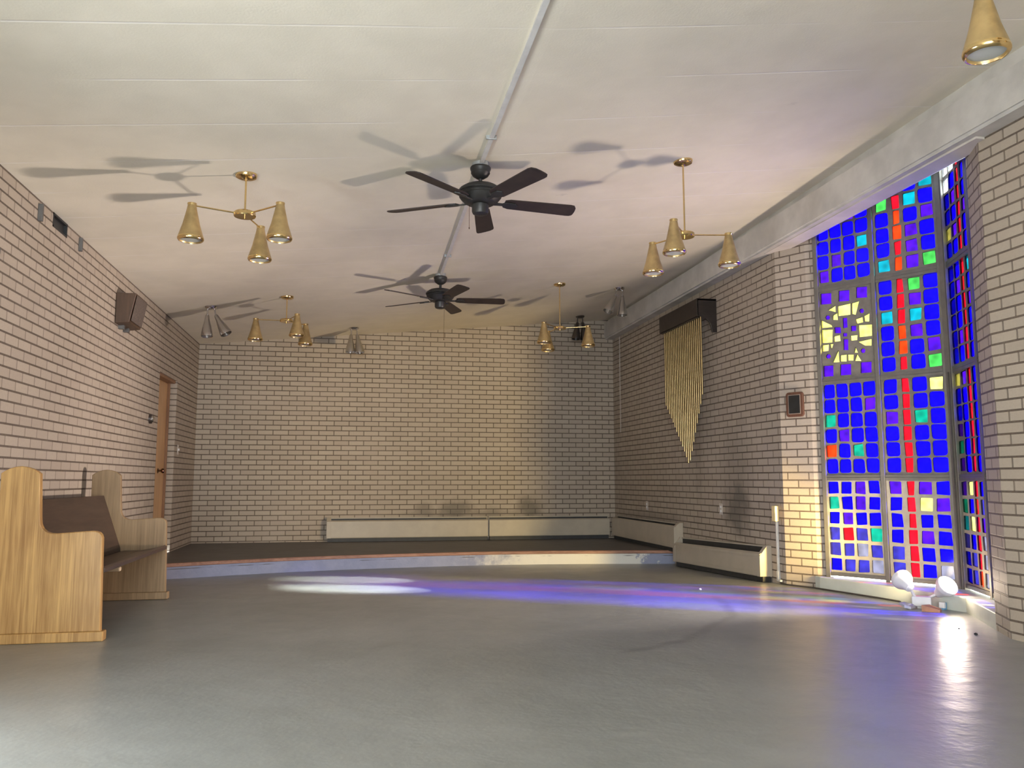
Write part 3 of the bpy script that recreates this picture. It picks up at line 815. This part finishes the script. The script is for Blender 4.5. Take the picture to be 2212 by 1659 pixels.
def plate(x, y, z, s, label, cat, nm, grp=None):
    t = thing(nm, label, cat, (x, y, z), 0, grp)
    bm = bmesh.new(); box(bm, 0 if s > 0 else -.006, .006 if s > 0 else 0, -.036, .036, -.058, .058, bevel=.002)
    obj('cover_plate', bm, M_OFFW, t)
    bm = bmesh.new()
    if nm == 'light_switch': box(bm, .004 * s if s > 0 else -.02, .02 if s > 0 else -.004, -.006, .006, -.012, .014, bevel=.002)
    else:
        for dz in (-.02, .02):
            box(bm, -.009, -.004, -.014, .014, dz - .013, dz + .013, bevel=.002)
    obj('toggle' if nm == 'light_switch' else 'socket', bm, M_WHITE, t)
plate(XL, 10.56, 1.283, 1, 'beige light switch plate on the left wall between door and back corner', 'light switch', 'light_switch')
plate(XR, 10.335, .590, -1, 'small outlet plate on the right wall above the raised heater', 'outlet', 'wall_outlet', 'outlet plates on the right wall')
plate(XR, 8.129, .620, -1, 'pale outlet plate on the right wall by the soot stain', 'outlet', 'wall_outlet', 'outlet plates on the right wall')

# ------------------------------------------------------------------ baseboard heaters
def heater(name, L_, loc, rz, label, panels, hb=.20, top=.33, lean=0.0, endcaps=(True, True), dep=.11, grp='enamelled baseboard heaters'):
    """local: x along, wall at y=0, room at -y, z up from its own bottom; lean tilts along x"""
    t = thing(name, label, 'heater', loc, rz, grp)
    Sh = Matrix.Identity(4); Sh[2][0] = lean
    bm = bmesh.new(); box(bm, 0, L_, -.016, -.002, .045, top, Sh, .002); box(bm, 0, L_, -.035, -.002, top - .014, top, Sh, .002)
    obj('back_panel', bm, M_RAD, t)
    x = 0
    n = panels
    for i in range(n):
        x0 = L_ * i / n + (.004 if i else 0); x1 = L_ * (i + 1) / n - .004
        bm = bmesh.new()
        prism(bm, [(-dep, .06), (-dep + .004, .05), (-dep + .02, .05), (-dep + .014, .066), (-dep + .014, .06 + hb - .012), (-dep + .03, .06 + hb + .004), (-dep + .024, .06 + hb + .012), (-dep, .06 + hb - .004)], 'x', x0, x1, Sh)
        box(bm, x0, x1, -dep - .003, -dep + .002, .06 + hb - .032, .06 + hb - .026, Sh); box(bm, x0, x1, -dep - .003, -dep + .002, .084, .090, Sh)
        obj('front_panel', bm, M_RAD, t)
    bm = bmesh.new(); box(bm, .01, L_ - .01, -dep + .022, -.018, .09, .06 + hb - .01, Sh)
    for k in range(int(L_ / .04)):
        box(bm, .02 + k * .04, .024 + k * .04, -dep + .022, -.018, .06 + hb - .012, .06 + hb + .008, Sh)
    box(bm, .01, L_ - .01, -.022, -.015, .06 + hb - .02, top - .015, Sh)
    obj('heating_element', bm, M_BLACK, t)
    for k, on in enumerate(endcaps):
        if not on: continue
        bm = bmesh.new(); x0 = -.004 if k == 0 else L_ - .055; 
        pr = [(-dep - .004, .05), (-.001, .05), (-.001, top + .003), (-.045, top + .003), (-dep + .03, .06 + hb + .02), (-dep - .004, .06 + hb - .02)]
        prism(bm, pr, 'x', x0, x0 + .059, Sh, bevel=.002)
        obj('end_cap', bm, M_RAD, t)
    bm = bmesh.new(); box(bm, .012, L_ - .012, -dep + .030, -.003, 0, .058, Sh)  # black box put in as the shade of the gap below
    obj('toe_shade', bm, M_BLACK, t)
    return t
heater('baseboard_heater', 2.21, (-.30, YB, .088), 0, 'beige baseboard heater along the back wall, left length', 1, hb=.215, top=.322, endcaps=(True, False))
heater('baseboard_heater', 1.76, (1.925, YB, .088), 0, 'beige baseboard heater along the back wall, right length reaching the corner', 1, hb=.215, top=.322, endcaps=(False, False))
# right wall heaters: x axis -> -Y, room side -y -> -X
heater('baseboard_heater', 2.34, (XR, 11.50, .088), -PI / 2, 'beige heater on the right wall standing on the platform', 1, hb=.232, top=.332, endcaps=(False, True))
heater('baseboard_heater', 2.08, (XR, 9.18, -.062), -PI / 2, 'beige heater on the right wall standing on the lower floor with a dark open top', 1, hb=.195, top=.325, lean=.028, endcaps=(True, True), dep=.118)

# thin wire down the corner
bm = bmesh.new(); tube(bm, [(3.793, 11.34, 2.99), (3.793, 11.345, 2.2), (3.794, 11.35, 1.60)], .005)
tag(obj('wall_wire', bm, M_OFFW), 'thin painted wire hanging down the right wall near the back corner', 'wire')

# ------------------------------------------------------------------ chime rack
ch = thing('chime_rack', 'dark wooden wall shelf with hanging brass tubes on the right wall', 'chimes', (XR, 8.63, 2.64))
# local = world axes here, origin on the wall: x<0 is into the room, y from -.55 (near) to +.56
bm = bmesh.new()
box(bm, -.222, -.205, -.53, .575, .015, .190, bevel=.004)          # front board
box(bm, -.222, -.002, -.53, .575, .180, .205, bevel=.004)          # top board
box(bm, -.205, -.19, -.50, .55, -.0, .03)
obj('shelf', bm, M_DKWOOD, ch)
for y0 in (-.53, .552):
    bm = bmesh.new()
    prism(bm, [(-.221, .20), (-.221, .03), (-.215, .012), (-.175, .008), (-.125, -.012), (-.088, -.045), (-.066, -.095), (-.056, -.155), (-.002, -.155), (-.002, .20)], 'y', y0, y0 + .026, bevel=.003)
    obj('side_bracket', bm, M_DKWOOD, ch)
NP = 21
for i in range(NP):
    y = -.512 + 1.03 * i / (NP - 1) 
    mid = 7.6
    if i <= mid: zb = -.825 - (1.565 - .825) * (i / mid) ** 1.0
    else: zb = -1.565 + (1.565 - .85) * ((i - mid) / (NP - 1 - mid)) ** .92
    bm = bmesh.new(); rod(bm, (-.178, y, .06), (-.178, y, zb), .0098, 12)
    obj('tube', bm, M_PIPE, ch, True)

# ------------------------------------------------------------------ plaque on the pier
pa = math.atan2(-.26, .15)
dv = Vector((math.cos(pa), math.sin(pa), 0)); nv = Vector((dv.y, -dv.x, 0))     # nv points into the room
pq = thing('wall_plaque', 'small wooden plaque with a black plate on the brick pier by the stained glass', 'plaque', Vector((3.80, 6.85, 1.588)) + dv * .157)
pq.rotation_euler = (0, 0, pa)
def rrect(w, h, r_, n=5):
    o = []
    for cx, cy, a0 in ((w - r_, h - r_, 0), (-w + r_, h - r_, 90), (-w + r_, -h + r_, 180), (w - r_, -h + r_, 270)):
        for k in range(n): a = R(a0 + 90 * k / (n - 1)); o.append((cx + r_ * math.cos(a), cy + r_ * math.sin(a)))
    return o
bm = bmesh.new(); prism(bm, rrect(.084, .110, .026), 'y', -.024, -.001, bevel=.005); obj('wooden_frame', bm, M_FRAMEW, pq)
bm = bmesh.new(); prism(bm, rrect(.060, .087, .004), 'y', -.0262, -.022); obj('border', bm, M_PLINE, pq)
bm = bmesh.new(); prism(bm, rrect(.053, .080, .002), 'y', -.0282, -.024); obj('plate', bm, M_PLATE, pq)

# outlet box and raceway at the end of the right wall
rc = thing('surface_outlet', 'narrow yellow-lit outlet box on a white raceway at the end of the right wall', 'outlet box', (XR, 6.965, .02))
bm = bmesh.new(); box(bm, -.042, -.001, -.032, .032, .53, .668, bevel=.005); obj('outlet_box', bm, M_BOXY, rc)
bm = bmesh.new(); box(bm, -.022, -.001, -.012, .010, .02, .532, bevel=.003); box(bm, -.026, -.001, -.016, .014, .0, .09, bevel=.003); obj('raceway', bm, M_RACE, rc)
bm = bmesh.new(); box(bm, -.030, -.002, -.060, -.012, .0, .018, bevel=.004); obj('elbow', bm, M_RACE, rc)

# ------------------------------------------------------------------ flood light on the floor
HX, HY = 4.075, 5.44
fl = thing('flood_light', 'white twin head flood light standing on the floor by the window curb', 'flood light', (HX, HY, 0))
vd = Vector((.617, .787, 0)); rt = Vector((.787, -.617, 0)); upv = Vector((0, 0, 1))
Mb = Matrix((( rt.x, vd.x, 0, 0), (rt.y, vd.y, 0, 0), (0, 0, 1, 0), (0, 0, 0, 1)))
bm = bmesh.new(); box(bm, -.065, .062, -.035, .035, .016, .085, Mb, .006); box(bm, -.03, .03, -.02, .02, 0, .02, Mb)
obj('junction_box', bm, M_WHITE, fl)
def head(base, center, axis, lit):
    base = Vector(base); center = Vector(center); axis = Vector(axis).normalized()
    bm = bmesh.new(); rod(bm, base, center - axis * .075, .010, 12); bmesh.ops.create_uvsphere(bm, u_segments=14, v_segments=10, radius=.022, matrix=Matrix.Translation(center - axis * .078))
    h = obj('lamp_head', bm, M_WHITE, fl, True)
    M, _ = frame_to(center - axis * .085, center)
    bm = bmesh.new(); lathe(bm, [(0, 0), (.028, 0), (.034, .010), (.038, .035), (.058, .075), (.070, .095), (.073, .105), (.073, .132), (.068, .135), (.064, .11), (0, .10)], 32, M)
    obj('housing', bm, M_WHITE, h, True)
    bm = bmesh.new(); lathe(bm, [(.0655, .126), (.058, .136), (.044, .143), (.022, .148), (0, .149)], 28, M)
    obj('lens', bm, M_LAMPHOT, h, True)
    return center + axis * .048
h1 = rt * -.095 + vd * -.005 + upv * .165
h2 = rt * .150 + vd * .0 + upv * .150
a1 = vd * .70 + rt * -.42 + upv * .38
a2 = Vector((.02, -.83, .60))
e1 = head(rt * -.04 + upv * .07, h1 + a1.normalized() * .03, a1, True)
e2 = head(rt * .03 + upv * .07, h2, a2, True)

bm = bmesh.new(); prism(bm, [(-.03, -.035), (.085, -.045), (.095, .02), (.02, .05)], 'z', .0, .012, Mb); 
vs = [v for v in bm.verts if v.co.z > .01]
for v in vs: v.co.z += max(0, .055 - .5 * (Vector((v.co.x, v.co.y, 0)) - rt * .0).length)
tag(obj('terracotta_shard', bm, M_TERRA, loc=Vector((HX, HY, 0)) + rt * .03 - vd * .125), 'broken terracotta wedge lying in front of the flood light', 'shard')
bm = bmesh.new()
pts = [(-.085, -.02, .045), (-.05, -.05, .03), (-.01, -.04, .022), (.02, -.02, .03), (.0, .02, .035), (-.05, .02, .045)]
vs = [bm.verts.new(Mb @ Vector(p)) for p in pts]; cc = bm.verts.new(Mb @ Vector((-.035, -.015, .018)))
for i in range(6): bm.faces.new((vs[i], vs[(i + 1) % 6], cc))
r = bmesh.ops.extrude_face_region(bm, geom=bm.faces[:])
for v in [e for e in r['geom'] if isinstance(e, bmesh.types.BMVert)]: v.co.z -= .018
bmesh.ops.recalc_face_normals(bm, faces=bm.faces)
tag(obj('crumpled_foil', bm, M_FOIL, loc=Vector((HX, HY, 0)) - rt * .06 - vd * .075), 'crumpled silver foil sheet under the left lamp head', 'foil')
ct = thing('carton', 'little blue and white carton behind the flood light at the curb corner', 'carton', Vector((HX, HY, 0)) + rt * .135 + vd * .0, .5)
bm = bmesh.new(); box(bm, -.022, .022, -.018, .018, 0, .05, bevel=.003); obj('body', bm, M_BLUE, ct)
bm = bmesh.new(); box(bm, -.023, .004, -.019, .019, .012, .052, bevel=.003); obj('band', bm, M_WHITE, ct)
# power cord along the foot of the pier and curb
bm = bmesh.new()
tube(bm, [Vector((3.785, 6.93, .010)), Vector((3.79, 6.82, .008)), Vector((3.90, 6.58, .008)), Vector((3.945, 6.40, .008)), Vector((4.06, 5.95, .008)), Vector((4.10, 5.72, .008)), Vector((4.03, 5.60, .008)), Vector((HX - .055, HY + .085, .008))], .006)
tag(obj('power_cord', bm, M_CORD), 'dark power cord running along the foot of the curb to the flood light', 'cord')

# crumbs on the floor
def chip(name, x, y, s, mat, label, cat):
    bm = bmesh.new(); bmesh.ops.create_icosphere(bm, subdivisions=1, radius=s)
    for v in bm.verts: v.co = Vector((v.co.x * random.uniform(.7, 1.3), v.co.y * random.uniform(.7, 1.3), max(-.2 * s, v.co.z * random.uniform(.6, 1.1)) + .2 * s))
    tag(obj(name, bm, mat, loc=(x, y, fz(y))), label, cat)
chip('paint_chip', 2.921, 6.70, .014, M_WHITE, 'tiny white chip on the purple-lit floor', 'chip')
chip('debris', 3.70, 4.47, .011, M_BLACK, 'larger dark crumb on the floor near the near brick pier', 'debris')
chip('debris', 3.74, 4.66, .006, M_BLACK, 'smallest dark crumb on the floor by the curb', 'debris')

# ------------------------------------------------------------------ light
w = bpy.data.worlds.new('World'); SC.world = w; w.use_nodes = True
bg = w.node_tree.nodes['Background']
SKY = 26.0
bg.inputs[0].default_value = (.84, .92, .965, 1); bg.inputs[1].default_value = SKY

def portal(loc, rot, sx, sy):
    l = bpy.data.lights.new('portal', 'AREA'); l.shape = 'RECTANGLE'; l.size = sx; l.size_y = sy
    l.cycles.is_portal = True
    o = bpy.data.objects.new('portal', l); link(o); o.location = loc; o.rotation_euler = rot
portal((XL - .2, (EY0 + EY1) / 2, .62), (PI / 2, 0, -PI / 2), EY1 - EY0, 1.3)
portal((-.60, YF - .2, 1.375), (PI / 2, 0, 0), 2.6, 2.55)
def wport(P, Q, s):
    P = Vector((*P, 0)); Q = Vector((*Q, 0)); m = (P + Q) / 2; d = (Q - P).normalized(); out = Vector((-d.y, d.x, 0))
    q = (-out).to_track_quat('-Z', 'Y').to_euler()
    portal((m.x + out.x * .05, m.y + out.y * .05, 1.75), q, 1.05, 3.3)
wport(*W1, 1); wport(*W2, 1)

sun = bpy.data.lights.new('sun', 'SUN'); sun.energy = 330; sun.angle = R(6.2); sun.color = (1, .93, .82)
so = bpy.data.objects.new('sun', sun); link(so)
toward = Vector((.774, -.495, .565)).normalized()
so.rotation_euler = toward.to_track_quat('Z', 'Y').to_euler()

def spotl(name, loc, axis, power, ang, blend, col, rad):
    l = bpy.data.lights.new(name, 'SPOT'); l.energy = power; l.spot_size = R(ang); l.spot_blend = blend; l.color = col; l.shadow_soft_size = rad
    o = bpy.data.objects.new(name, l); link(o, fl); o.location = loc; o.rotation_euler = Vector(axis).to_track_quat('-Z', 'Y').to_euler()
spotl('flood_and_bounce', e1 + a1.normalized() * .02, (.25, .9, .02), 3.6, 120, .7, (1, .66, .16), .03)
spotl('flood_and_bounce', e2 + a2.normalized() * .03, (-.18, -.85, .06), 16, 120, .9, (1, .80, .66), .05)
src = e2 + Vector((-.02, .03, .115))  # unseen spots added here stand in for lamp light bounced off the window
spotl('flood_and_bounce', src, (-.98, .16, .13), 1080, 54, .75, (1, .86, .78), .13)
spotl('flood_and_bounce', src, (-.80, .58, .15), 560, 58, .75, (1, .84, .74), .13)
spotl('flood_and_bounce', src, (-.38, .91, .13), 700, 50, .75, (1, .72, .24), .11)
spotl('flood_and_bounce', src, (-.66, .50, .58), 280, 116, .9, (1, .82, .66), .14)

# ------------------------------------------------------------------ render look
SC.view_settings.view_transform = 'Standard'
SC.view_settings.look = 'None'
SC.view_settings.gamma = 1.0
SC.view_settings.use_curve_mapping = False
SC.view_settings.exposure = 0.0
try:
    SC.cycles.use_denoising = True
    SC.cycles.max_bounces = 10; SC.cycles.diffuse_bounces = 6; SC.cycles.transparent_max_bounces = 16
    SC.cycles.sample_clamp_indirect = 8
    SC.cycles.caustics_reflective = False; SC.cycles.caustics_refractive = False
except Exception:
    pass
